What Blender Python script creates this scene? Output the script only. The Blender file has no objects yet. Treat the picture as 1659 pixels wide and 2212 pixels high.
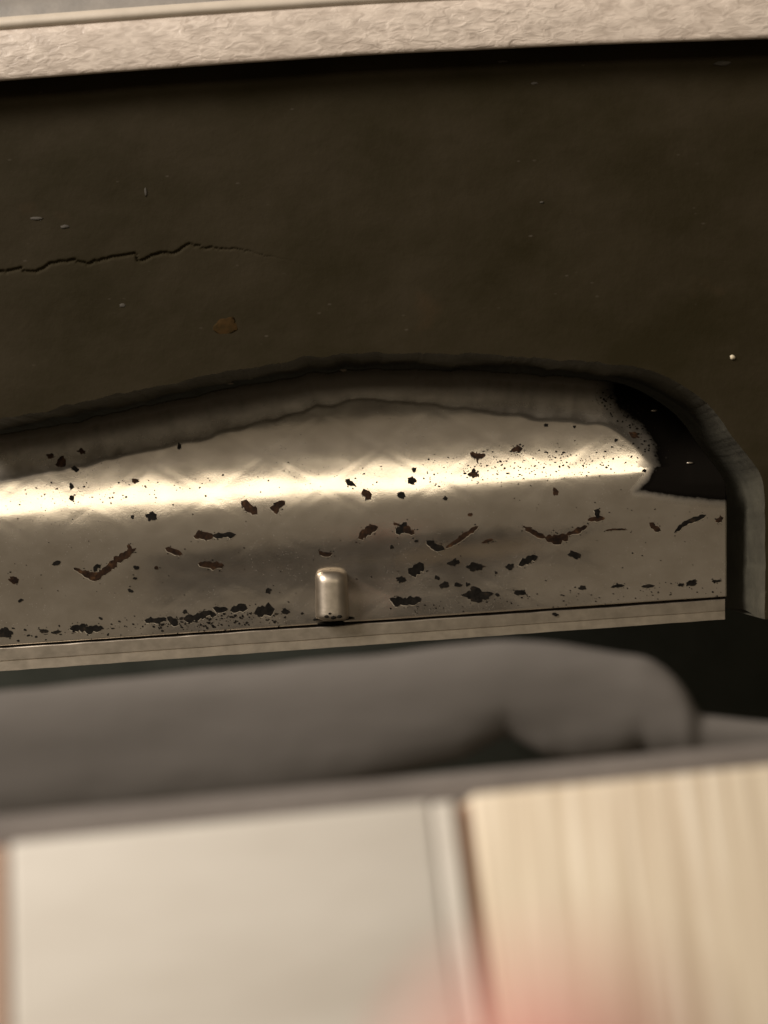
import bpy, bmesh, math, random
from mathutils import Vector, Matrix
from mathutils.bvhtree import BVHTree
from mathutils import noise as mnoise

random.seed(7)
S = bpy.context.scene
COL = S.collection

# ------------------------------------------------------------------ camera
F = 2765.0                      # focal length in units of a 1659 wide picture
CXP, CYP = 829.5, 1106.0
ROLL = math.radians(3.7)
CAM = Vector((0.0, -0.40, 0.30))
RGT = Vector((math.cos(ROLL), 0, -math.sin(ROLL)))
UPV = Vector((math.sin(ROLL), 0, math.cos(ROLL)))
FWD = Vector((0, 1, 0))
cd = bpy.data.cameras.new('camera'); cam = bpy.data.objects.new('camera', cd); COL.objects.link(cam)
M4 = Matrix.Identity(4)
for i, v in enumerate((RGT, UPV, -FWD)):
    for k in range(3): M4[k][i] = v[k]
M4.translation = CAM
cam.matrix_world = M4
cd.sensor_fit = 'HORIZONTAL'; cd.sensor_width = 36.0; cd.lens = 36.0 * F / 1659.0
cd.clip_start = 0.005; cd.clip_end = 50
cd.dof.use_dof = True; cd.dof.focus_distance = 0.412; cd.dof.aperture_fstop = 7.6
S.camera = cam

# ------------------------------------------------------------------ world and lamps (indoor, warm artificial light)
w = bpy.data.worlds.new('World'); S.world = w; w.use_nodes = True
bg = w.node_tree.nodes['Background']
bg.inputs['Color'].default_value = (1.0, 0.82, 0.59, 1); bg.inputs['Strength'].default_value = 0.112
def area(name, loc, target, sx, sy, power, col):
    l = bpy.data.lights.new(name, 'AREA'); l.shape = 'RECTANGLE'; l.size = sx; l.size_y = sy
    l.energy = power; l.color = col
    o = bpy.data.objects.new(name, l); COL.objects.link(o)
    o.location = loc
    o.rotation_euler = (Vector(target) - Vector(loc)).to_track_quat('-Z', 'Y').to_euler()
    return o
area('added_key_light', (-1.35, -1.05, 1.60), (0, -0.10, 0.27), 0.80, 0.80, 62.0, (1.0, 0.92, 0.83))  # added key light, set far left to stay out of the bar's reflection
area('tube_lamp', (-0.10, -1.29, 0.84), (0, 0, 0.3), 1.5, 0.27, 3.6, (1.0, 0.88, 0.68))
S.view_settings.view_transform = 'Standard'; S.view_settings.look = 'None'
S.view_settings.exposure = 0.0; S.view_settings.gamma = 1.0

# ------------------------------------------------------------------ helpers
def P(px, py, d):
    """point at depth d in front of the camera, seen at (px, py)"""
    return CAM + FWD * d + RGT * ((px - CXP) / F * d) + UPV * ((CYP - py) / F * d)
def lerp(a, b, t): return a + (b - a) * t
def interp(pts, x):
    if x <= pts[0][0]:
        (x0, y0), (x1, y1) = pts[0], pts[1]
        return y0 + (y1 - y0) * (x - x0) / (x1 - x0)
    for (x0, y0), (x1, y1) in zip(pts, pts[1:]):
        if x <= x1: return y0 + (y1 - y0) * (x - x0) / (x1 - x0)
    (x0, y0), (x1, y1) = pts[-2], pts[-1]
    return y0 + (y1 - y0) * (x - x0) / (x1 - x0)
def smooth(pts, n):
    """Catmull-Rom resample of a 2d polyline to n points, evenly spaced"""
    out = []
    for i in range(len(pts) - 1):
        p0 = pts[max(i-1, 0)]; p1 = pts[i]; p2 = pts[i+1]; p3 = pts[min(i+2, len(pts)-1)]
        for k in range(24):
            t = k / 24
            out.append(tuple(0.5 * (2*p1[j] + (p2[j]-p0[j])*t + (2*p0[j]-5*p1[j]+4*p2[j]-p3[j])*t*t
                       + (3*p1[j]-p0[j]-3*p2[j]+p3[j])*t**3) for j in (0, 1)))
    out.append(pts[-1])
    L = [0]
    for a, b in zip(out, out[1:]): L.append(L[-1] + math.hypot(b[0]-a[0], b[1]-a[1]))
    res = []; j = 0
    for i in range(n):
        s = L[-1] * i / (n - 1)
        while j < len(L) - 2 and L[j+1] < s: j += 1
        t = (s - L[j]) / max(1e-9, L[j+1] - L[j])
        res.append((lerp(out[j][0], out[j+1][0], t), lerp(out[j][1], out[j+1][1], t)))
    return res
def nz(x, y, z=0.0, o=3): return mnoise.fractal(Vector((x, y, z)), 1.0, 2.0, o)
def mesh_obj(name, verts, faces, mat, parent=None, smooth_shade=True, origin=None):
    me = bpy.data.meshes.new(name)
    o0 = Vector(origin) if origin is not None else Vector((0, 0, 0))
    me.from_pydata([tuple(Vector(v) - o0) for v in verts], [], faces); me.update()
    if smooth_shade:
        me.polygons.foreach_set('use_smooth', [True] * len(me.polygons))
    me.materials.append(mat)
    o = bpy.data.objects.new(name, me); COL.objects.link(o)
    o.location = o0
    if parent is not None:
        o.parent = parent
        o.location = o0 - parent.location
    return o
def empty(name, loc):
    o = bpy.data.objects.new(name, None); COL.objects.link(o); o.location = loc; o.empty_display_size = 0.01
    return o
def tag(o, label, cat, group=None):
    o['label'] = label; o['category'] = cat
    if group: o['group'] = group
    return o
def grid_faces(nu, nv, off=0, flip=False):
    f = []
    for i in range(nu - 1):
        for j in range(nv - 1):
            q = (off+i*nv+j, off+(i+1)*nv+j, off+(i+1)*nv+j+1, off+i*nv+j+1)
            f.append(q[::-1] if flip else q)
    return f
def box_frame(name, o, e1, e2, e3, a, b, mat, parent=None, bevel=0.001, segs=3, cuts=0):
    """bevelled box spanning local coordinates a..b along unit axes e1,e2,e3 from o"""
    bm = bmesh.new(); bmesh.ops.create_cube(bm, size=1.0)
    for v in bm.verts:
        v.co = Vector([lerp(a[k], b[k], v.co[k] + 0.5) for k in range(3)])
    bmesh.ops.bevel(bm, geom=bm.edges[:], offset=bevel, segments=segs, affect='EDGES', profile=0.5)
    for v in bm.verts:
        c = v.co.copy(); v.co = o + e1*c[0] + e2*c[1] + e3*c[2]
    bmesh.ops.recalc_face_normals(bm, faces=bm.faces[:])
    me = bpy.data.meshes.new(name)
    cen = o + e1*(a[0]+b[0])/2 + e2*(a[1]+b[1])/2 + e3*(a[2]+b[2])/2
    for v in bm.verts: v.co -= cen
    bm.to_mesh(me); bm.free()
    me.polygons.foreach_set('use_smooth', [True]*len(me.polygons))
    me.materials.append(mat)
    ob = bpy.data.objects.new(name, me); COL.objects.link(ob); ob.location = cen
    if parent is not None:
        ob.parent = parent; ob.location = cen - parent.location
    return ob

# ------------------------------------------------------------------ materials
class NT:
    def __init__(s, name):
        s.m = bpy.data.materials.new(name); s.m.use_nodes = True
        s.t = s.m.node_tree; s.n = s.t.nodes; s.b = s.n['Principled BSDF']
    def new(s, kind, **kw):
        nd = s.n.new(kind)
        for k, v in kw.items(): setattr(nd, k, v)
        return nd
    def link(s, a, b): s.t.links.new(a, b)
    def val(s, sock, v):
        if hasattr(v, 'is_output'): s.link(v, sock)
        else: sock.default_value = v
    def math(s, op, a, b=0.0, c=None, clamp=False):
        nd = s.new('ShaderNodeMath', operation=op); nd.use_clamp = clamp
        s.val(nd.inputs[0], a); s.val(nd.inputs[1], b)
        if c is not None: s.val(nd.inputs[2], c)
        return nd.outputs[0]
    def coord(s, scale=(1, 1, 1), rot=(0, 0, 0), loc=(0, 0, 0)):
        g = s.new('ShaderNodeNewGeometry')
        mp = s.new('ShaderNodeMapping'); mp.inputs['Scale'].default_value = scale
        mp.inputs['Rotation'].default_value = rot; mp.inputs['Location'].default_value = loc
        s.link(g.outputs['Position'], mp.inputs['Vector'])
        return mp.outputs['Vector']
    def noise(s, vec, scale, detail=4, rough=0.55, dist=0.0):
        nd = s.new('ShaderNodeTexNoise'); s.link(vec, nd.inputs['Vector'])
        nd.inputs['Scale'].default_value = scale; nd.inputs['Detail'].default_value = detail
        nd.inputs['Roughness'].default_value = rough; nd.inputs['Distortion'].default_value = dist
        return nd.outputs['Fac']
    def voro(s, vec, scale, feature='F1'):
        nd = s.new('ShaderNodeTexVoronoi', feature=feature); s.link(vec, nd.inputs['Vector'])
        nd.inputs['Scale'].default_value = scale
        return nd.outputs['Distance']
    def ramp(s, fac, stops):
        nd = s.new('ShaderNodeValToRGB'); s.link(fac, nd.inputs['Fac'])
        el = nd.color_ramp.elements
        while len(el) < len(stops): el.new(0.5)
        for e, (p, c) in zip(el, stops):
            e.position = p; e.color = (c[0], c[1], c[2], 1) if not isinstance(c, (int, float)) else (c, c, c, 1)
        return nd.outputs['Color']
    def mix(s, fac, a, b):
        nd = s.new('ShaderNodeMix', data_type='RGBA'); s.val(nd.inputs['Factor'], fac)
        for sock, v in ((nd.inputs['A'], a), (nd.inputs['B'], b)):
            if hasattr(v, 'is_output'): s.link(v, sock)
            else: sock.default_value = (v[0], v[1], v[2], 1)
        return nd.outputs['Result']
    def bump(s, h, strength, dist, prev=None):
        nd = s.new('ShaderNodeBump'); nd.inputs['Strength'].default_value = strength
        nd.inputs['Distance'].default_value = dist; s.link(h, nd.inputs['Height'])
        if prev is not None: s.link(prev, nd.inputs['Normal'])
        return nd.outputs['Normal']
    def out(s, **kw):
        for k, v in kw.items():
            k = k.replace('_', ' ')
            sock = s.b.inputs[k]
            if hasattr(v, 'is_output'): s.link(v, sock)
            elif isinstance(v, tuple): sock.default_value = (*v, 1)
            else: sock.default_value = v
        return s.m

def mat_plain(name, c1, c2, scale, rough=0.6, bump=0.15, stretch=(1, 1, 1), bdist=0.0005, spec=0.5):
    t = NT(name); v = t.coord(stretch)
    n = t.noise(v, scale, 5, 0.6)
    c = t.ramp(n, [(0.3, c1), (0.7, c2)])
    nb = t.bump(t.noise(v, scale * 4, 4), bump, bdist)
    return t.out(Base_Color=c, Roughness=rough, Normal=nb, Specular_IOR_Level=spec)

def make_metal():
    t = NT('worn_plating')
    g = t.coord(); 
    sep = t.new('ShaderNodeSeparateXYZ'); t.link(g, sep.inputs[0])
    X, Z = sep.outputs['X'], sep.outputs['Z']
    # quilted diamond embossing
    per = 249 / F * 0.415; hgt = 2 * 80 / F * 0.415
    ux = t.math('DIVIDE', X, per); wz = t.math('DIVIDE', t.math('SUBTRACT', Z, 0.2845), hgt)
    ph = -((208 - CXP) / F * 0.415) / per
    ux = t.math('ADD', ux, ph)
    def line(a):
        fr = t.math('FRACT', a); d = t.math('ABSOLUTE', t.math('SUBTRACT', fr, 0.5))
        return t.math('SUBTRACT', 0.5, d)          # 0 on the line
    la = line(t.math('ADD', ux, wz)); lb = line(t.math('SUBTRACT', ux, wz))
    lat = t.math('MINIMUM', la, lb)
    latv = t.new('ShaderNodeMapRange'); latv.interpolation_type = 'SMOOTHSTEP'
    t.link(lat, latv.inputs['Value']); latv.inputs['From Max'].default_value = 0.10
    big = t.noise(g, 38, 2, 0.5)
    mid = t.noise(g, 160, 3, 0.55)
    fine = t.noise(g, 1100, 3, 0.6)
    crinkle = t.noise(t.coord((1, 1, 1.6)), 420, 4, 0.65, 0.6)
    cmask = t.ramp(t.noise(g, 55, 2), [(0.47, 0.0), (0.62, 1.0)])
    # pits
    vo = t.voro(g, 1150)
    pm = t.ramp(t.noise(g, 42, 2), [(0.44, 0.0), (0.56, 1.0)])
    pit0 = t.ramp(vo, [(0.10, 1.0), (0.20, 0.0)])
    rnd = t.ramp(t.noise(g, 420, 1), [(0.50, 0.0), (0.56, 1.0)])
    pit = t.math('MULTIPLY', t.math('MULTIPLY', pit0, pm), rnd)
    mott = t.ramp(t.noise(g, 90, 5, 0.65), [(0.3, (0.67, 0.595, 0.50)), (0.7, (0.73, 0.655, 0.56))])
    col = t.mix(pit, mott, (0.05, 0.035, 0.022))
    film = t.ramp(t.noise(t.coord((1, 1, 1.6)), 70, 5, 0.65), [(0.3, 0.91), (0.7, 0.96)])
    gg = t.new('ShaderNodeNewGeometry'); sn = t.new('ShaderNodeSeparateXYZ'); t.link(gg.outputs['Normal'], sn.inputs[0])
    band_light = t.ramp(t.math('ADD', sn.outputs['Z'], t.math('MULTIPLY', t.math('SUBTRACT', t.noise(g, 140, 4, 0.6), 0.5), 0.15)), [(0.48, 0.0), (0.66, 1.0)])  # upper band's reflected brightness put into upward faces by lowering metallic
    film = t.math('MULTIPLY', film, t.math('SUBTRACT', 1.0, t.math('MULTIPLY', band_light, 0.45)))
    met = t.math('MULTIPLY', film, t.math('SUBTRACT', 1.0, t.math('MULTIPLY', pit, 0.8)))
    rgh = t.ramp(t.noise(g, 120, 4), [(0.3, 0.155), (0.75, 0.20)])
    at = t.new('ShaderNodeAttribute'); at.attribute_name = 'dark_refl'  # mask of the dark reflection painted at the bar's right end
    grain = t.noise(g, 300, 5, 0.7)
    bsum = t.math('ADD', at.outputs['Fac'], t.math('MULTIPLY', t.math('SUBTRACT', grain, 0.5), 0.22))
    dark_refl = t.ramp(bsum, [(0.22, 0.0), (0.62, 1.0)]); late = t.ramp(bsum, [(0.58, 0.0), (0.80, 1.0)])
    col = t.mix(dark_refl, col, (0.006, 0.005, 0.004))
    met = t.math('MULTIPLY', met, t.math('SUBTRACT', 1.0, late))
    rgh = t.mix(dark_refl, rgh, (0.7, 0.7, 0.7))
    n1 = t.bump(big, 0.02, 0.002)
    n2 = t.bump(latv.outputs['Result'], 0.024, 0.0005, n1)
    n3 = t.bump(mid, 0.007, 0.0003, n2)
    n4 = t.bump(t.math('MULTIPLY', crinkle, cmask), 0.06, 0.0003, n3)
    n5 = t.bump(fine, 0.05, 0.0001, n4)
    return t.out(Base_Color=col, Metallic=met, Roughness=rgh, Normal=n5, Specular_IOR_Level=t.math('MULTIPLY', t.math('SUBTRACT', 1.0, dark_refl), 0.5))
M_METAL = make_metal()

def make_steel():
    t = NT('satin_steel'); g = t.coord()
    c = t.ramp(t.noise(g, 250, 4), [(0.3, (0.34, 0.295, 0.24)), (0.7, (0.45, 0.39, 0.32))])
    return t.out(Base_Color=c, Metallic=1.0, Roughness=0.42, Normal=t.bump(t.noise(g, 500, 3), 0.12, 0.0003))
M_STEEL = make_steel()

def make_flake(name='bare_backing', st=((0.005, 0.004, 0.003), (0.011, 0.009, 0.007), (0.028, 0.019, 0.012))):
    t = NT(name); g = t.coord()
    c = t.ramp(t.noise(g, 500, 4), [(0.35, st[0]), (0.60, st[1]), (0.75, st[2])])
    return t.out(Base_Color=c, Roughness=0.8, Specular_IOR_Level=0.08, Normal=t.bump(t.noise(g, 1500, 3), 0.5, 0.0003))
M_FLAKE = make_flake(); M_RUST = make_flake('rusted_backing', ((0.010, 0.006, 0.004), (0.034, 0.017, 0.009), (0.085, 0.042, 0.018)))
M_LIFT = mat_plain('lifted_plating_edge', (0.16, 0.13, 0.095), (0.34, 0.29, 0.22), 600, 0.5, 0.4, bdist=0.0002)
M_GROOVE = mat_plain('groove_dark', (0.010, 0.008, 0.006), (0.03, 0.022, 0.015), 300, 0.85)  # near-black brown for the groove under the bar

def make_wall():
    t = NT('brown_wall_paint'); g = t.coord()
    c = t.ramp(t.noise(t.coord((1, 1, 1.5)), 18, 6, 0.65), [(0.36, (0.0155, 0.0112, 0.0030)), (0.64, (0.0270, 0.0200, 0.0100))])
    rust = t.ramp(t.noise(g, 24, 3), [(0.70, 0.0), (0.80, 0.5)])
    c = t.mix(rust, c, (0.05, 0.027, 0.011))
    chips = t.math('MULTIPLY', t.ramp(t.voro(t.coord((1, 1, 2.2)), 170), [(0.06, 1.0), (0.14, 0.0)]),
                   t.ramp(t.noise(g, 70, 2), [(0.57, 0.0), (0.66, 0.6)]))
    c = t.mix(chips, c, (0.075, 0.062, 0.046))
    n1 = t.bump(t.noise(g, 40, 3), 0.06, 0.0015)
    n2 = t.bump(t.noise(g, 700, 4, 0.7), 0.25, 0.0004, n1)
    return t.out(Base_Color=c, Roughness=0.8, Specular_IOR_Level=0.12, Normal=n2)
M_WALL = make_wall()
M_RIM = mat_plain('raw_cut_edge', (0.034, 0.030, 0.019), (0.062, 0.056, 0.038), 70, 0.8, 0.3, bdist=0.0015)
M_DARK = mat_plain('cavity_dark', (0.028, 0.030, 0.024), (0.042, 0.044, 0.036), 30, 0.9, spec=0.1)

def make_cover():
    t = NT('grained_plastic')
    g = t.coord((0.42, 1, 1)); gr = t.coord()
    v1 = t.voro(g, 420, 'SMOOTH_F1'); n1 = t.noise(g, 520, 2, 0.5, 1.2)
    h = t.math('ADD', t.math('MULTIPLY', v1, 0.6), n1)
    ridge = t.ramp(h, [(0.55, 0.0), (0.95, 1.0)])
    c = t.mix(ridge, (0.48, 0.395, 0.33), (0.70, 0.595, 0.51))
    c = t.mix(t.ramp(t.noise(gr, 40, 4), [(0.35, 0.0), (0.75, 0.35)]), c, (0.40, 0.35, 0.30))
    h = t.math('MULTIPLY', h, t.ramp(t.noise(gr, 28, 3), [(0.3, 0.25), (0.65, 1.0)]))
    nb = t.bump(h, 0.55, 0.0009)
    nb = t.bump(t.noise(gr, 2500, 2), 0.15, 0.0001, nb)
    return t.out(Base_Color=c, Roughness=0.42, Normal=nb)
M_COVER = make_cover()
M_RIDGE = mat_plain('smooth_plastic_edge', (0.52, 0.45, 0.37), (0.60, 0.52, 0.43), 120, 0.45, 0.1)
M_COVERTOP = mat_plain('grey_plastic_top', (0.20, 0.18, 0.16), (0.27, 0.24, 0.21), 120, 0.5)
M_UNDER = mat_plain('plain_plastic_underside', (0.46, 0.42, 0.34), (0.56, 0.51, 0.42), 60, 0.8)

M_PAD = mat_plain('grey_felt', (0.110, 0.099, 0.089), (0.138, 0.124, 0.113), 45, 0.95, 0.15, (0.3, 1, 1.4), 0.001, 0.1)
M_TRIM = mat_plain('shaded_top_grey', (0.125, 0.108, 0.097), (0.165, 0.144, 0.13), 60, 0.8, 0.3)  # darker grey in place of shade on the board tops
M_WHITE = mat_plain('white_board', (0.52, 0.475, 0.415), (0.63, 0.59, 0.53), 26, 0.5, 0.2, (0.5, 1, 1.8))
M_STRIPG = mat_plain('strip_groove_grey', (0.33, 0.29, 0.25), (0.40, 0.36, 0.31), 80, 0.7)  # mid-grey of the groove beside the edge strip
def make_wood():
    t = NT('pale_wood')
    g = t.coord((1, 0.03, 0.03)); g2 = t.coord((1, 0.3, 0.3))
    a = t.noise(g, 520, 3, 0.55, 0.3); b = t.noise(g2, 60, 4)
    c = t.ramp(a, [(0.36, (0.57, 0.47, 0.345)), (0.46, (0.69, 0.585, 0.445)), (0.56, (0.75, 0.645, 0.50)), (0.66, (0.85, 0.76, 0.63))])
    c = t.mix(t.ramp(b, [(0.4, 0.0), (0.7, 0.35)]), c, (0.56, 0.44, 0.32))
    return t.out(Base_Color=c, Roughness=0.5, Normal=t.bump(a, 0.35, 0.0008))
M_WOOD = make_wood()
M_BROWN = mat_plain('brown_core', (0.30, 0.18, 0.13), (0.42, 0.26, 0.19), 90, 0.8)
M_PINKWOOD = mat_plain('pinkish_wood', (0.48, 0.33, 0.25), (0.58, 0.42, 0.33), 90, 0.6, 0.2, (1, 0.1, 0.1))
def make_skin():
    t = NT('skin'); g = t.coord()
    c = t.ramp(t.noise(g, 120, 4), [(0.3, (0.40, 0.075, 0.065)), (0.7, (0.50, 0.12, 0.10))])
    t.b.inputs['Subsurface Weight'].default_value = 0.25
    t.b.inputs['Subsurface Radius'].default_value = (0.004, 0.0015, 0.001)
    t.b.inputs['Subsurface Scale'].default_value = 1.0
    return t.out(Base_Color=c, Roughness=0.5, Normal=t.bump(t.voro(g, 900), 0.2, 0.0003))
M_SKIN = make_skin()
M_NAIL = mat_plain('fingernail', (0.62, 0.36, 0.30), (0.70, 0.44, 0.37), 60, 0.3, 0.05)
M_SCUFF = mat_plain('scuffed_paint', (0.026, 0.021, 0.014), (0.050, 0.041, 0.029), 500, 0.8)
M_CHIP = mat_plain('pale_crumb', (0.45, 0.38, 0.26), (0.6, 0.52, 0.38), 300, 0.7)

# ------------------------------------------------------------------ wall with the cut-out
D_WALL, D_BACK = 0.400, 0.444
arch_px = [(-140, 930), (0, 905), (90, 888), (180, 868), (330, 836), (480, 804), (600, 782), (690, 770), (800, 763), (900, 761), (1010, 764),
           (1130, 771), (1260, 781), (1370, 791), (1440, 814), (1500, 850), (1540, 884), (1575, 935), (1615, 985), (1646, 1035),
           (1652, 1110), (1653, 1220), (1652, 1338)]
NA = 800
arch = smooth(arch_px, NA)
arch = [(x + (3 if x < 1380 else 1.5)*nz(x*.02, y*.02, 3), y + (6 if x < 1380 else 1)*nz(x*.022, y*.022, 7) + 1.2*nz(x*.12, y*.12, 1)) for x, y in arch]
crack = smooth([(-140, 596), (0, 588), (40, 582), (75, 587), (110, 571), (150, 563), (190, 568), (240, 557), (290, 549), (302, 564), (345, 547), (375, 548),
         (405, 530), (450, 536), (515, 539), (570, 551), (640, 566), (700, 582)], 160)
crack = [(x, y + 5*nz(x*.06, 0, 2)) for x, y in crack]
def wall_disp(px, py):
    d = 0.0004*nz(px*.004, py*.005, 0) + 0.00004*nz(px*.04, py*.04, 5)
    if px < 720 and 500 < py < 620:
        best = min((cx-px)**2 + (cy-py)**2 for cx, cy in crack)
        dd = math.sqrt(best); wdt = 3.2 * max(0.15, min(1, (760-px)/380))
        d += 0.0010*max(0.2, min(1, (720-px)/350))*math.exp(-(dd/wdt)**2)
        cyn = min(crack, key=lambda c: (c[0]-px)**2)[1]
        if py > cyn: d -= 0.0
    return d
# outer boundary: along the top and down the right side
outer = []
for i in range(NA):
    x, y = arch[i]
    if x < 1560 and y < 1000: outer.append((x*1.04 - 20, 40 - x*0.055))
    else: outer.append(None)
k0 = max(i for i in range(NA) if outer[i] is not None)
xs, ys = outer[k0]
corner = (2000, -70)
rest = NA - 1 - k0
for i in range(k0+1, NA):
    t = (i - k0) / rest
    if t < 0.25: outer[i] = (lerp(xs, 2000, t/0.25), lerp(ys, -70, t/0.25))
    else: outer[i] = (2000, lerp(-70, 1318, (t-0.25)/0.75))
verts = []; NV = 400
for i in range(NA):
    for j in range(NV):
        t = j/(NV-1)
        px = lerp(arch[i][0], outer[i][0], t); py = lerp(arch[i][1], outer[i][1], t)
        verts.append(P(px, py, D_WALL + wall_disp(px, py)*min(1, t*14)))
faces = grid_faces(NA, NV)
# finer cells where the crack runs come from a denser patch: the left columns
wall = mesh_obj('wall', verts, faces, M_WALL, origin=P(829, 400, D_WALL))
wall['kind'] = 'structure'; wall['label'] = 'dark brown painted back wall with a jagged crack'
# broken edge of the opening
verts = []; NR = 14
archW = [P(x, y, D_WALL) for x, y in arch]
for i in range(NA):
    a = archW[i]
    for j in range(NR):
        t = j/(NR-1)
        wob = Vector((nz(i*.018, j*.12, 11), 0, nz(i*.018, j*.12, 15))) * 0.0014 * math.sin(math.pi*min(1, t*1.0))
        verts.append(a + Vector((0, t*(D_BACK-D_WALL+0.004), 0)) + wob)
rim = mesh_obj('opening_edge', verts, grid_faces(NA, NR, flip=True), M_RIM, wall, origin=wall.location)
# inner arch as it is seen at the back
def proj(p):
    v = p - CAM; d = v.dot(FWD)
    return (CXP + v.dot(RGT)/d*F, CYP - v.dot(UPV)/d*F)
inner = [proj(a + Vector((0, D_BACK-D_WALL, 0))) for a in archW]
# bottom edge of the wall right of the opening
a = P(1652, 1338, D_WALL); b = P(2000, 1318, D_WALL)
mesh_obj('lower_edge', [a, b, b+Vector((0, .044, 0)), a+Vector((0, .044, 0))], [(0, 1, 2, 3)], M_RIM, wall, False, origin=wall.location)
# dark hollow behind
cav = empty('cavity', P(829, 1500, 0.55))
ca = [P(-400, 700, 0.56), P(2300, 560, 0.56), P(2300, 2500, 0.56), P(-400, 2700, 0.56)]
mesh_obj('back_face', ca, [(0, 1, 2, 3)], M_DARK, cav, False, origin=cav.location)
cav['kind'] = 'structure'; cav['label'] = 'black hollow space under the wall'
# pale crumb on the wall
def blob(name, c, r, mat, parent=None, sq=(1, 1, 1), seed=0, sub=2):
    bm = bmesh.new(); bmesh.ops.create_icosphere(bm, subdivisions=sub, radius=1)
    for v in bm.verts:
        f = 1 + 0.35*nz(v.co.x*1.3+seed, v.co.y*1.3, v.co.z*1.3)
        v.co = Vector((v.co.x*sq[0], v.co.y*sq[1], v.co.z*sq[2]))*r*f
    me = bpy.data.meshes.new(name); bm.to_mesh(me); bm.free(); me.materials.append(mat)
    me.polygons.foreach_set('use_smooth', [True]*len(me.polygons))
    o = bpy.data.objects.new(name, me); COL.objects.link(o); o.location = c
    if parent is not None: o.parent = parent; o.location = c - parent.location
    return o
tag(blob('crumb', P(1582, 772, D_WALL), 0.00085, M_CHIP, seed=3), 'tiny pale crumb stuck on the brown wall at far right', 'crumb')
for k, (x, y, r, sq) in enumerate([(80, 472, .0011, (2, .3, .5)), (140, 490, .001, (1.5, .3, .6)), (1170, 437, .0006, (1.2, .4, .6)), (1085, 133, .0010, (2, .3, .5)),
                  (1560, 137, .0013, (2, .3, .6)), (1155, 180, .0007, (1.6, .3, .6)), (315, 415, .0009, (.5, .3, 1.6)), (265, 660, .001, (1.2, .3, .7))]):
    blob('paint_scuff', P(x, y, D_WALL + .0001), r, M_SCUFF, wall, sq, k)

rs = blob('rust_stain', P(488, 704, D_WALL - .0001), .0028, mat_plain('wall_rust', (0.020, 0.013, 0.004), (0.044, 0.023, 0.007), 300, 0.9, spec=0.08), wall, (1.3, .06, .9), 5, 3)
rs['label'] = 'small rusty mark'
# ------------------------------------------------------------------ plated bar
def gro(x): return 1395 - 0.0680*x
def led(x): return 1450 - 0.0716*x
def hil(x): return 1083 - 0.0665*x
def val_(x): return 1272 - 0.0750*x
dome = [p for p in inner if p[1] < 1075 or p[0] < 1500]
top_pts = []
for p in dome:
    if not top_pts or p[0] > top_pts[-1][0] + 0.3: top_pts.append(p)
XEND = top_pts[-1][0]
yend = top_pts[-1][1]
dtop = [p for p in dome if p[1] < 930 or p[0] < 1400]
dsub = dtop[::3] + [(dtop[-1][0] + 8*k, dtop[-1][1] + 0.5*k) for k in range(1, 30)]
def arch_dist(px, py):
    return math.sqrt(min((a[0]-px)**2 + (a[1]-py)**2 for a in dsub))
# vertical profile: slope angle of the surface against row offset from the highlight
prof = [(-420, 22), (-150, 20), (-70, 17.5), (0, 12), (60, 4.5), (100, 0), (140, -4.5), (168, -7), (185, -7.5), (202, -4.5), (226, -1), (260, 1.5), (330, 2)]
PX_M = 0.41/F
tab = {}; acc = 0.0
for o in range(0, 340):
    tab[o] = acc; acc -= math.tan(math.radians(interp(prof, o)))*PX_M
acc = 0.0
for o in range(0, -421, -1):
    tab[o] = acc; acc += math.tan(math.radians(interp(prof, o)))*PX_M
def base_depth(px, py):
    # stretch so that valley and groove stay where they run
    x = px; h = hil(x); v = val_(x); g = gro(x)
    if py <= h: o = py - h
    elif py <= v: o = (py-h)/(v-h)*185
    else: o = 185 + (py-v)/(g-v)*130
    o = max(-419, min(338, o)); i = math.floor(o); f = o-i
    return tab[i]*(1-f) + tab[min(i+1, 339)]*f
def bar_depth(px, py):
    d = base_depth(px, py)
    tw = max(0.0, min(1.0, (px-850)/750)); d += math.tan(math.radians(4.5*tw))*max(0, py-hil(px)-30)*PX_M
    a = arch_dist(px, py)
    wd = 98.0 - 30.0*math.exp(-((px-790)/230)**2) + 7*nz(px*.012, 4, 4)
    rt = max(0.0, min(1.0, (px-1270)/190)); rt = rt*rt*(3-2*rt)
    wd += 18*rt
    e = (0.0066 + 0.003*rt)*max(0, 1-a/wd)**1.25 + (0.0018*max(0, 1-a/18)**2 if px < 1380 else 0.0)
    dent = 0.00006*nz(px*.011, py*.016, 4, 2)*min(1, a/60)
    return 0.4155 + d + e + dent
xs = [-130 + (XEND+130)*i/420 for i in range(421)]
verts = []; NB = 130
for x in xs:
    t0 = interp(top_pts, x); g = gro(x)
    for j in range(NB):
        py = lerp(t0, g, j/(NB-1))
        verts.append(P(x, py, bar_depth(x, py)))
bar = empty('plated_bar', P(800, gro(800), 0.43))
tag(bar, 'shiny worn chrome plated bar with dark flaked patches set in the wall opening', 'metal bar')
bf = grid_faces(len(xs), NB, flip=True)
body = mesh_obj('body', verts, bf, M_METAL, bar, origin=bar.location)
bvh = BVHTree.FromPolygons(verts, bf)
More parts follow.
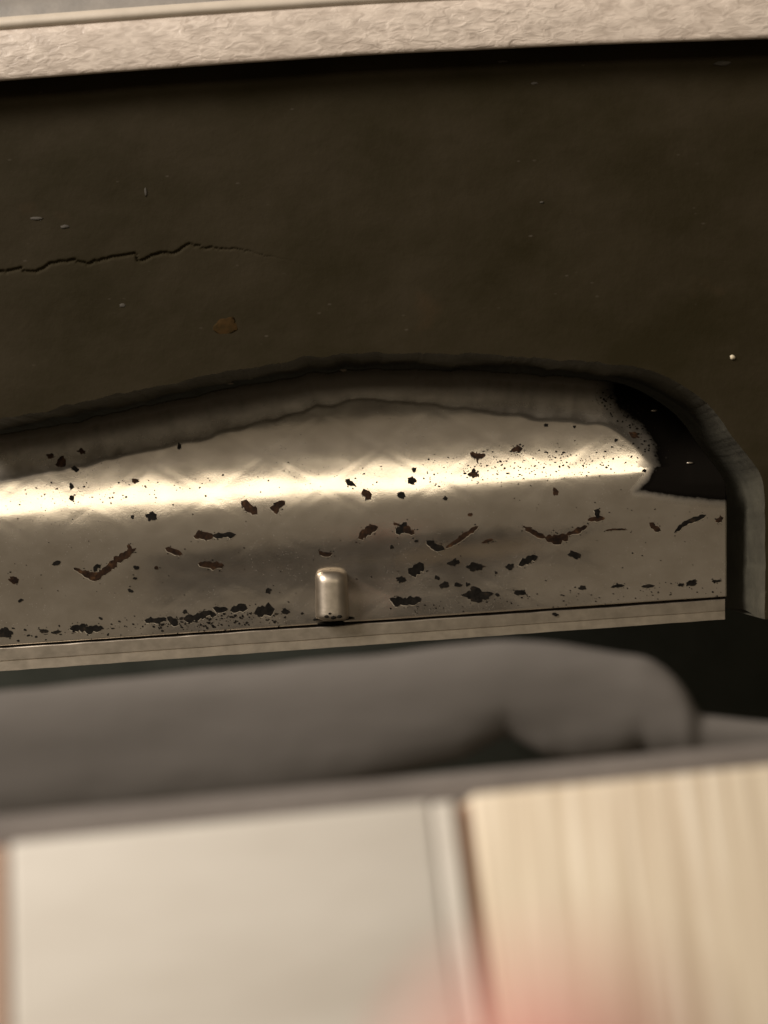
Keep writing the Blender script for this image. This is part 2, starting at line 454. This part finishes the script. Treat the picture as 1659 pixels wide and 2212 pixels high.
# dark reflection painted into the colour of the right end (soft upper left border, sharp lower one)
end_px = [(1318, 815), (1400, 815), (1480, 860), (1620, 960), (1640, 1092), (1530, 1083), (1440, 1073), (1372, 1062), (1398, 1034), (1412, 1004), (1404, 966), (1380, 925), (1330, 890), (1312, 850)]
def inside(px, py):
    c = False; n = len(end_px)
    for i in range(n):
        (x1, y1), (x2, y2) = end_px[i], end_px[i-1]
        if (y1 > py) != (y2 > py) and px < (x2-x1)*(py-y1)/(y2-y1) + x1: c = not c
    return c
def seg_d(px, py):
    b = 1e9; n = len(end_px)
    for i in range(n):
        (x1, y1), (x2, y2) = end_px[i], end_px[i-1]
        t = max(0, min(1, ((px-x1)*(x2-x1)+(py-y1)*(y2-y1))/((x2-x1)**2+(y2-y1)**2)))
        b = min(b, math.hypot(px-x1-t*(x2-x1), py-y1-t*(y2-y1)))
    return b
dark_refl = []
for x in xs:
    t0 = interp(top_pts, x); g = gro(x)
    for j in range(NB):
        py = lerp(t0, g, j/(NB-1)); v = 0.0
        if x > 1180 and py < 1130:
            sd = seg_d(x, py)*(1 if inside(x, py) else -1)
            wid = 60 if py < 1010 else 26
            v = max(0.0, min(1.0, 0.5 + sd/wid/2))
        dark_refl.append(v)
att = body.data.attributes.new('dark_refl', 'FLOAT', 'POINT'); att.data.foreach_set('value', dark_refl)
md = body.modifiers.new('thickness', 'SOLIDIFY'); md.thickness = 0.0012; md.offset = -1
# groove and lower rail: stations along the bar with a small profile
def rail(name, prof2, mat):
    """prof2(x) -> list of (row, depth)"""
    vs = []; st = [-130 + (1566+130)*i/60 for i in range(61)]
    n = None
    for x in st:
        pr = prof2(x); n = len(pr)
        for r, d in pr: vs.append(P(x, r + 0.8*nz(x*.02, r*.1, 2), d))
    f = grid_faces(len(st), n, flip=True)
    f.append(tuple(range(n))); f.append(tuple(reversed(range((len(st)-1)*n, len(st)*n))))
    return mesh_obj(name, vs, f, mat, bar, False, origin=bar.location)
def gd(x): return bar_depth(min(x, XEND-1), gro(min(x, XEND-1)))
rail('groove', lambda x: [(gro(x)-2.0, gd(x)+.0002), (gro(x)-.5, gd(x)+.002), (gro(x)+8, gd(x)+.002)], M_GROOVE)
def rp(x):
    g, l, d = gro(x)+4.0+1.5*x/1566+1.2*nz(x*.008, 3, 1), led(x), gd(x)
    h = l-g
    return [(g, d+.006), (g, d+.0008), (g+1.2, d-.0004), (g+3, d-.0006), (g+.56*h, d-.0007), (g+.565*h, d-.0004), (g+.60*h, d-.0004), (g+.605*h, d-.0007), (g+h, d-.0009), (g+h, d+.008)]
rail('lower_rail', rp, M_STEEL)
# stop peg
def make_peg():
    cx, top, bot = 715, 1231, 1341
    hw0, hw1 = 34.5, 36
    rows = 22; seg = 28
    d0 = gd(cx)
    vs = []
    for j in range(rows+1):
        t = j/rows
        # rounded ends
        if t < 0.16: k = math.sqrt(max(0, 1-((0.16-t)/0.16)**2)); 
        elif t > 0.93: k = math.sqrt(max(0, 1-((t-0.93)/0.07)**2))
        else: k = 1
        k = 0.55 + 0.45*k if 0 < j < rows else 0.50
        hw = lerp(hw0, hw1, t)*k
        py = lerp(top, bot, t)
        xo = 0.025*(py-top)
        depth_c = d0 - 0.0010 - 0.0015*t
        for s in range(seg):
            a = 2*math.pi*s/seg
            ca, sa = math.cos(a), math.sin(a)
            ex = math.copysign(abs(ca)**0.75, ca); ey = math.copysign(abs(sa)**0.75, sa)
            vs.append(P(cx + xo + hw*ex, py, depth_c - 0.0052*k*ey*(0.75 + 0.25*min(1, t*5))))
    f = []
    for j in range(rows):
        for s in range(seg):
            f.append((j*seg+s, j*seg+(s+1) % seg, (j+1)*seg+(s+1) % seg, (j+1)*seg+s))
    f.append(tuple(reversed(range(seg)))); f.append(tuple(range(rows*seg, rows*seg+seg)))
    o = mesh_obj('stop_peg', vs, f, M_STEEL, bar, origin=bar.location)
    o['label'] = 'small rounded steel stop peg'
    return o
peg = make_peg()
for k, (x, y, r) in enumerate(((1412, 1238, .0006), (1440, 1243, .0007), (1466, 1238, .0007), (1425, 1225, .0004))):
    dd = blob('dirt_and_shade', P(.5*x, 713+.5*y, gd(715) - .0076), r, M_FLAKE, None, (1.3, .4, .8), k)
    dd.parent = peg; dd.location = dd.location - bar.location
for k, (x, y, r) in enumerate(((684, 1338, .0010), (700, 1346, .0012), (716, 1347, .0013), (733, 1345, .0012), (752, 1335, .0013))):  # dark beads painting the contact shade at the peg's foot
    dd = blob('dirt_and_shade', P(x, y, gd(715) - .0010), r, M_FLAKE, None, (1.5, .5, .4), k+9)
    dd.parent = peg; dd.location = dd.location - bar.location
for k, (x, y, r) in enumerate(((742, 799, .0009), (497, 828, .0008), (540, 817, .0009), (1490, 1000, .0008), (1412, 887, .0008))):
    blob('burr', P(x, y, bar_depth(x, max(y, interp(top_pts, x)+2)) - .0004), r, M_STEEL, bar, (1.5, .5, .5), k)
# ---- flaked patches, each lying on the plating
LIFT = 0.00012
def hit(px, py, lift=None):
    if lift is None: lift = LIFT
    d = (P(px, py, 1.0) - CAM).normalized()
    loc, nor, idx, dist = bvh.ray_cast(CAM, d)
    if loc is None: return P(px, py, 0.4155)
    if nor.dot(d) > 0: nor = -nor
    return loc + nor*lift
def patch_from_rings(ring, centre=None):
    """ring of pixel points -> thin flake with a skirt"""
    n = len(ring)
    cx = sum(p[0] for p in ring)/n; cy = sum(p[1] for p in ring)/n
    if centre: cx, cy = centre
    vs = [hit(cx, cy)]
    for k in (0.5, 1.0):
        for x, y in ring: vs.append(hit(lerp(cx, x, k), lerp(cy, y, k)))
    for x, y in ring: vs.append(hit(x, y, -0.0001))
    f = []
    for i in range(n):
        j = (i+1) % n
        f.append((0, 1+i, 1+j)); f.append((1+i, 1+n+i, 1+n+j, 1+j)); f.append((1+n+i, 1+2*n+i, 1+2*n+j, 1+n+j))
    return vs, f
def patch_strip(line, th, sd=0.0):
    L = sum(math.hypot(b[0]-a[0], b[1]-a[1]) for a, b in zip(line, line[1:]))
    n = max(6, int(L/4))
    pts = smooth(line, n) if len(line) > 2 else [(lerp(line[0][0], line[1][0], i/(n-1)), lerp(line[0][1], line[1][1], i/(n-1))) for i in range(n)]
    rowsv = []
    for i, (x, y) in enumerate(pts):
        a = pts[max(0, i-1)]; b = pts[min(n-1, i+1)]
        tx, ty = b[0]-a[0], b[1]-a[1]; q = math.hypot(tx, ty) or 1; nx, ny = -ty/q, tx/q
        t = i/(n-1)
        taper = math.sqrt(max(0.0, min(1, 4.5*t)*min(1, 4.5*(1-t))))*0.92 + 0.06
        wl = th/2*taper*(0.95 + 0.75*nz(i*.55, sd, 0)); wr = th/2*taper*(0.95 + 0.75*nz(i*.55, sd+50, 0))
        ox = 2.0*nz(i*.4, sd+9, 0)
        rowsv.append([(x+nx*wl+ox, y+ny*wl), (x+ox, y), (x-nx*wr+ox, y-ny*wr)])
    vs = []; f = []
    for r in rowsv:
        vs.append(hit(*r[0], -.0001)); vs += [hit(*p) for p in r]; vs.append(hit(*r[2], -.0001))
    f = grid_faces(n, 5)
    return vs, f
def ragged(cx, cy, rx, ry, rot=0.0, rough=0.35, arms=0):
    n = max(12, min(34, int((rx+ry)*1.6))); sd = random.random()*100
    out = []
    for i in range(n):
        a = 2*math.pi*i/n
        k = 1 + rough*1.5*nz(math.cos(a)*1.5+sd, math.sin(a)*1.5, 0) + rough*0.5*nz(math.cos(a)*5+sd, math.sin(a)*5, 9)
        if arms: k *= 0.72 + 0.34*math.cos(arms*a + sd)
        x, y = rx*k*math.cos(a), ry*k*math.sin(a)
        c, s = math.cos(rot), math.sin(rot)
        out.append((cx + x*c - y*s, cy + x*s + y*c))
    return out
def add_patch(vf, rust, rim=None):
    vs, f = vf
    o = mesh_obj('worn_patch', vs, f, M_RUST if rust else M_FLAKE, bar, False, origin=bar.location)
    if rim:
        r = mesh_obj('lifted_edge', rim[0], rim[1], M_LIFT, None, False, origin=bar.location)
        r.parent = o; r.location = (0, 0, 0)
    return o
def Z1(x, y): return (0.5*x, 713 + 0.5*y)
def Z2(x, y): return (829.5 + 0.5*x, 713 + 0.5*y)
strips = [  # zoom, polyline, thickness (zoomed px)
 (Z1, [(318, 1028), (375, 1052), (430, 1060), (480, 1015), (520, 985), (560, 960), (588, 942)], 27),
 (Z1, [(405, 1045), (418, 1020), (432, 1030)], 16), (Z1, [(548, 930), (572, 948)], 16),
 (Z1, [(714, 942), (750, 955), (788, 968)], 24), (Z1, [(834, 890), (880, 888), (924, 888)], 27), (Z1, [(918, 889), (970, 886), (1020, 883)], 20),
 (Z1, [(856, 1008), (905, 1016), (966, 1016)], 27), (Z1, [(1042, 740), (1070, 762), (1112, 795)], 30), (Z1, [(1165, 768), (1195, 765), (1230, 738)], 28),
 (Z1, [(1192, 765), (1196, 795)], 20), (Z1, [(1548, 900), (1585, 870), (1632, 850)], 30), (Z1, [(1585, 870), (1592, 845)], 18), (Z1, [(1378, 955), (1400, 968), (1438, 966)], 17),
 (Z1, [(1570, 685), (1584, 710), (1602, 730)], 26), (Z1, [(1495, 645), (1515, 660), (1538, 675)], 18), (Z1, [(1500, 672), (1512, 650)], 14),
 (Z1, [(300, 1292), (345, 1285), (390, 1295), (445, 1282)], 26), (Z1, [(625, 1255), (690, 1255), (720, 1245)], 22), (Z1, [(720, 1240), (745, 1255), (770, 1275)], 24),
 (Z1, [(790, 1250), (850, 1240), (890, 1230)], 30), (Z1, [(860, 1225), (910, 1225), (935, 1232)], 20), (Z1, [(920, 1200), (950, 1208), (985, 1205)], 20), (Z1, [(995, 1212), (1035, 1200), (1070, 1205)], 26),
 (Z1, [(1100, 1222), (1140, 1212), (1186, 1205)], 36), (Z1, [(170, 1302), (210, 1300)], 14),
 (Z2, [(50, 878), (80, 855), (98, 830)], 26), (Z2, [(85, 850), (105, 868), (130, 880)], 26), (Z2, [(40, 835), (70, 842)], 9),
 (Z2, [(182, 910), (225, 938), (262, 948)], 24), (Z2, [(268, 942), (310, 915), (350, 885), (408, 848)], 19),
 (Z2, [(596, 845), (640, 872), (700, 896)], 19), (Z2, [(695, 898), (745, 903), (795, 890)], 38), (Z2, [(785, 885), (830, 868), (878, 846)], 19),
 (Z2, [(878, 822), (915, 815), (955, 812)], 20), (Z2, [(926, 772), (920, 815)], 22), (Z2, [(955, 866), (1000, 861), (1052, 862)], 7),
 (Z2, [(1146, 832), (1168, 852), (1195, 866)], 20), (Z2, [(1256, 872), (1290, 842), (1330, 822), (1392, 798)], 17), (Z2, [(1432, 828), (1466, 810)], 18),
 (Z2, [(106, 1052), (135, 1035), (170, 1010)], 32), (Z2, [(580, 1016), (620, 992), (664, 978)], 26), (Z2, [(22, 1160), (60, 1172), (110, 1172), (160, 1160)], 30),
 (Z2, [(1112, 1108), (1140, 1107), (1170, 1104)], 14), (Z2, [(980, 1112), (1005, 1106), (1040, 1104)], 13), (Z2, [(1265, 1102), (1300, 1100)], 8), (Z2, [(1415, 1086), (1460, 1083)], 9),
 (Z2, [(372, 530), (405, 545), (440, 540)], 20), (Z2, [(408, 540), (403, 576)], 11), (Z2, [(384, 524), (394, 548)], 11), (Z2, [(360, 622), (386, 622), (413, 628)], 17), (Z2, [(389, 596), (384, 642)], 14),
 (Z2, [(548, 519), (575, 515), (598, 512)], 19), (Z2, [(574, 495), (582, 532)], 12),
 (Z2, [(420, 920), (455, 908), (472, 905)], 10), (Z2, [(560, 1138), (590, 1132), (615, 1142)], 15),
]
for zf, ln, th in strips:
    sd = random.random()*100; pl = [zf(*p) for p in ln]; rim = None
    th *= 1.18
    vf = patch_strip(pl, th*0.5, sd)
    if th >= 20:
        LIFT = 0.00006
        off = random.choice((-1.2, 1.2))
        rim = patch_strip([(x+off*.5, y+abs(off)) for x, y in pl], th*0.5 + 1.0, sd)
        LIFT = 0.00012
    add_patch(vf, pl[0][1] < val_(pl[0][0]) and random.random() < .75, rim)
blobs = [(Z1, 655, 808, 20, 17), (Z1, 245, 1005, 16, 9), (Z1, 60, 1079, 18, 13), (Z1, 90, 1168, 11, 6), (Z1, 588, 1025, 12, 7), (Z1, 675, 1028, 7, 7),
 (Z1, 565, 1127, 13, 6), (Z1, 1160, 1127, 11, 11), (Z1, 265, 574, 17, 22), (Z1, 220, 545, 14, 10), (Z1, 325, 601, 14, 9), (Z1, 352, 524, 14, 9), (Z1, 775, 502, 8, 12), (Z1, 585, 651, 14, 8), (Z1, 308, 674, 8, 10),
 (Z1, 310, 725, 9, 10), (Z1, 25, 1308, 27, 17), (Z1, 245, 1305, 16, 6), (Z1, 1232, 1215, 14, 11), (Z1, 800, 1217, 9, 8), (Z1, 978, 1301, 8, 5), (Z1, 1306, 1224, 6, 4), (Z1, 583, 1073, 8, 5), (Z1, 572, 808, 7, 7),
 (Z2, 302, 1004, 20, 13), (Z2, 396, 1025, 30, 17), (Z2, 74, 1077, 18, 12), (Z2, 545, 1022, 17, 10), (Z2, 822, 972, 22, 13), (Z2, 230, 1070, 10, 7), (Z2, 262, 1103, 19, 12), (Z2, 318, 1100, 14, 8), (Z2, 361, 1099, 8, 7),
 (Z2, 405, 1145, 46, 25), (Z2, 490, 1144, 9, 6), (Z2, 857, 1115, 15, 9), (Z2, 1330, 1090, 20, 11), (Z2, 118, 650, 18, 15), (Z2, 76, 714, 15, 14), (Z2, 265, 728, 9, 8), (Z2, 740, 698, 10, 13),
 (Z2, 1080, 454, 18, 11), (Z2, 1125, 608, 9, 7), (Z2, 372, 797, 10, 6), (Z2, 140, 911, 8, 5), (Z2, 33, 937, 7, 6), (Z2, 1003, 476, 7, 6), (Z2, 130, 604, 8, 9), (Z2, 484, 1048, 6, 5), (Z2, 700, 411, 8, 6), (Z2, 823, 417, 6, 6), (Z2, 740, 1228, 12, 6)]
for zf, x, y, rx, ry in blobs:
    c = zf(x, y)
    add_patch(patch_from_rings(ragged(c[0], c[1], rx*.58, ry*.58, random.uniform(-.4, .4))), c[1] < val_(c[0]) and random.random() < .5)
# the fine pits and crumbs of wear nobody could count, plus specks along the painted reflection
av, af = [], []
def add_stuff(px, py, r):
    ring = ragged(px, py, r*random.uniform(.8, 1.5), r*random.uniform(.6, 1.0), random.uniform(-.5, .5), 0.4)[::2]
    vs = [hit(px, py)] + [hit(x, y) for x, y in ring]
    o = len(av); av.extend(vs); n = len(ring)
    for i in range(n): af.append((o, o+1+i, o+1+(i+1) % n))
for zf, ln, th in strips:
    for k in range(7):
        q = random.uniform(0, len(ln)-1.001); i = int(q); a, b = zf(*ln[i]), zf(*ln[i+1])
        add_stuff(lerp(a[0], b[0], q-i) + random.gauss(0, 5), lerp(a[1], b[1], q-i) + random.choice((-1, 1))*th*random.uniform(.28, .5), random.choice([.7, .9, 1.2, 1.6]))
for k in range(430):
    x = random.gauss(1180, 150) if random.random() < .66 else random.gauss(180, 150) if random.random() < .6 else random.uniform(20, 1390)
    if not -20 < x < 1395: continue
    y = hil(x) + random.gauss(-2, 20)
    add_stuff(x, y, random.choice([.9, 1.1, 1.3, 1.6, 2.2]))
for k in range(240):
    c = Z1(random.gauss(850, 190), 0) if random.random() < .6 else Z1(random.uniform(0, 1300), 0)
    x = c[0]; y = gro(x) - abs(random.gauss(22, 9))
    add_stuff(x, y, random.choice([.8, 1.0, 1.4, 2.2, 3.0]))
for k in range(120):
    x = random.uniform(840, 1560); y = gro(x) - abs(random.gauss(20, 10)); add_stuff(x, y, random.choice([.7, .9, 1.2, 1.8]))
for k in range(110):
    x = random.uniform(0, 1500); y = random.uniform(hil(x)+40, gro(x)-30); add_stuff(x, y, random.choice([.6, .8, 1.1, 1.6]))
for k in range(150):  # specks softening the left border of the painted dark reflection
    q = random.random(); x, y = lerp(1300, 1425, q) + random.gauss(0, 16), lerp(850, 975, q**1.2) + random.gauss(4, 14); add_stuff(x, y, random.choice([.8, 1, 1.4, 2, 2.6]))
for k in range(30):
    x = random.gauss(700, 18); 
pits = mesh_obj('wear_and_refl_specks', av, af, M_FLAKE, bar, False, origin=bar.location); pits['kind'] = 'stuff'

# ------------------------------------------------------------------ cover panel overhead
edge = [(-200, 190), (0, 174), (210, 158), (415, 143), (620, 129), (829, 116), (1050, 106), (1250, 97), (1450, 90), (1659, 83), (1900, 74)]
D_COV = 0.391
cover = empty('cover_panel', P(829, 60, D_COV))
tag(cover, 'beige leather grained plastic panel edge overhanging the top of the opening', 'panel')
def cov(name, pr, mat):
    """pr: list of (rows above the edge, depth offset)"""
    st = smooth(edge, 160); vs = []
    for x, y in st:
        for r, d in pr: vs.append(P(x, y - r, D_COV + d))
    return mesh_obj(name, vs, grid_faces(len(st), len(pr), flip=True), mat, cover, origin=cover.location)
cov('front_face', [(-1, .0030), (-1.2, .0016), (0, .0005), (3, 0), (10, -.0002), (40, -.0006), (80, -.0006), (106, -.0002), (110, .0002)], M_COVER)
cov('underside', [(-1, .0028), (-1, .02), (-1, .06), (-1, .10)], M_UNDER)
cov('ridge', [(109, .0001), (112, -.0003), (116, -.0008), (123, -.0011), (130, -.0009), (134, -.0003), (136, .0006), (137, .003)], M_RIDGE)
cov('upper_face', [(136, .0026), (150, .0030), (165, .0034), (200, .012), (320, .06), (520, .10)], M_COVERTOP)

# ------------------------------------------------------------------ soft grey pad in the gap
ptop0 = [(-200, 1512), (0, 1492), (250, 1466), (530, 1440), (800, 1414), (1000, 1390), (1080, 1384), (1200, 1391), (1330, 1407), (1400, 1420), (1450, 1452), (1488, 1498), (1506, 1534), (1530, 1546), (1659, 1558), (1850, 1560)]
pbot = [(-200, 1830), (0, 1812), (300, 1782), (540, 1750), (700, 1718), (850, 1676), (1000, 1640), (1060, 1608), (1095, 1588), (1130, 1608), (1180, 1634), (1250, 1646), (1340, 1640), (1386, 1618), (1420, 1640), (1500, 1650), (1659, 1650), (1850, 1640)]
ptop = smooth(ptop0, 260)
vs = []; NP = 160; NQ = 24
for i in range(NP):
    x = -200 + 2050*i/(NP-1)
    t, b = interp(ptop, x) + 4*nz(x*.004, 0, 3), interp(pbot, x)
    for j in range(NQ+1):
        a = math.pi*j/NQ
        row = (t+b)/2 - (b-t)/2*math.copysign(abs(math.cos(a))**0.8, math.cos(a))
        thick = 0.0055*min(1, (b-t)/150)
        vs.append(P(x, row, 0.275 - thick*math.sin(a) + 0.0004*nz(x*.004, row*.01, 6)))
pad = mesh_obj('padded_strip', vs, grid_faces(NP, NQ+1, flip=True), M_PAD, origin=P(700, 1720, 0.275))
md = pad.modifiers.new('thickness', 'SOLIDIFY'); md.thickness = 0.003; md.offset = -1
tag(pad, 'soft grey padded strip lying in the dark gap below the bar', 'padding')

# ------------------------------------------------------------------ front boards close to the camera
T0 = P(0, 1822, 0.215); T1 = P(1659, 1658, 0.235)
e1 = (T1 - T0).normalized()
tilt = math.radians(19)
e2 = Vector((0, -math.sin(tilt), -math.cos(tilt))); e2 = (e2 - e1*e2.dot(e1)).normalized()
e3 = e1.cross(e2).normalized()
if e3.dot(-FWD) < 0: e3 = -e3
def U(px, py=1900):
    """distance along the boards' top edge for a picture point on the board plane"""
    d = (P(px, py, 1.0) - CAM)
    k = (T0 - CAM).dot(e3) / d.dot(e3)
    return (CAM + d*k - T0).dot(e1)
HB = 0.075
wb = empty('white_board', T0 + e1*U(500) + e2*HB)
tag(wb, 'blurred white board with a narrow edge strip below the grey rail', 'board')
box_frame('face', T0, e1, e2, e3, (U(22), 0, -.012), (U(948), HB, 0), M_WHITE, wb, .0009)
box_frame('edge_strip', T0, e1, e2, e3, (U(954), .0003, -.012), (U(1006), HB, -.0002), M_WHITE, wb, .0008)
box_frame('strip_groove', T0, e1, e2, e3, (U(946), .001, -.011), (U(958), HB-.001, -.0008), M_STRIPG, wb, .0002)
wd = box_frame('wood_board', T0, e1, e2, e3, (U(1042), -.0004, -.012), (U(1800), HB, .0004), M_WOOD, None, .0008)
tag(wd, 'blurred pale wooden board with vertical grain right of the white board', 'board')
gp = box_frame('brown_filler', T0, e1, e2, e3, (U(1008), .001, -.011), (U(1040), HB, -.0030), M_BROWN, None, .0003)
tag(gp, 'narrow brown filler in the joint between white and wooden boards', 'filler')
lb = box_frame('side_board', T0, e1, e2, e3, (U(-260), .0004, -.012), (U(14), HB, -.0006), M_PINKWOOD, None, .0008)
tag(lb, 'pinkish wooden board just visible at the left edge of white board', 'board')
tr = box_frame('shaded_top_rail', T0, e1, e2, e3, (U(-300), -.0064, -.022), (U(1900), .0008, -.0126), M_TRIM, None, .0026, 6)  # added rail, its grey stands in for shade on the board tops
tag(tr, 'long blurred grey rail added for the shaded tops of the boards', 'rail')

# ------------------------------------------------------------------ hand with a fingertip at the lens
def make_hand():
    tip = P(1185, 2040, 0.050)
    def V(x, y, z): return tip + Vector((x, y, z))*0.001
    me = bpy.data.meshes.new('hand')
    pts = []; rad = []; ed = []
    def add(p, r, par=None):
        pts.append(p); rad.append(r*0.001)
        if par is not None: ed.append((par, len(pts)-1))
        return len(pts)-1
    wr = add(V(28, -30, -182), 25); arm = add(V(42, -50, -300), 30, wr)
    palm = add(V(22, -22, -142), 26, wr); kn = add(V(18, -16, -104), 20, palm)
    # index finger, straight up to the lens
    a = add(V(3, -12, -82), 10.5, kn); b = add(V(1, -6, -48), 9, a); c = add(V(0, -2, -25), 8, b); add(V(0, 0, 0), 6.6, c)
    # the others curled
    for k, (dx, l) in enumerate(((19, 1.0), (34, .93), (48, .78))):
        a = add(V(3+dx, -14, -84-3*k), 10-.5*k, kn); b = add(V(3+dx, 12*l, -70-4*k), 9-.5*k, a)
        c = add(V(2+dx, 26*l, -92-2*k), 8-.5*k, b); add(V(2+dx, 12*l, -108-2*k), 7-.4*k, c)
    a = add(V(-6, -18, -132), 13, palm); b = add(V(-18, -4, -110), 10.5, a); c = add(V(-16, 12, -90), 9, b); add(V(-10, 24, -76), 7.5, c)
    me.from_pydata([tuple(p - tip) for p in pts], ed, []); me.materials.append(M_SKIN)
    o = bpy.data.objects.new('hand', me); COL.objects.link(o); o.location = tip
    sk = o.modifiers.new('skin', 'SKIN')
    if not me.skin_vertices: 
        bpy.context.view_layer.objects.active = o
    for i, v in enumerate(me.skin_vertices[0].data):
        v.radius = (rad[i], rad[i]); v.use_root = (i == 2)
    sk.use_smooth_shade = True
    sb = o.modifiers.new('sub', 'SUBSURF'); sb.levels = 2; sb.render_levels = 2
    n = blob('fingernail', tip + Vector((0, -.0058, -.0065)), .0052, M_NAIL, o, (1, .32, 1.25), 0, 3)
    tag(o, 'hand with one raised fingertip blurred pink at the bottom of the picture', 'hand')
    return o
make_hand()
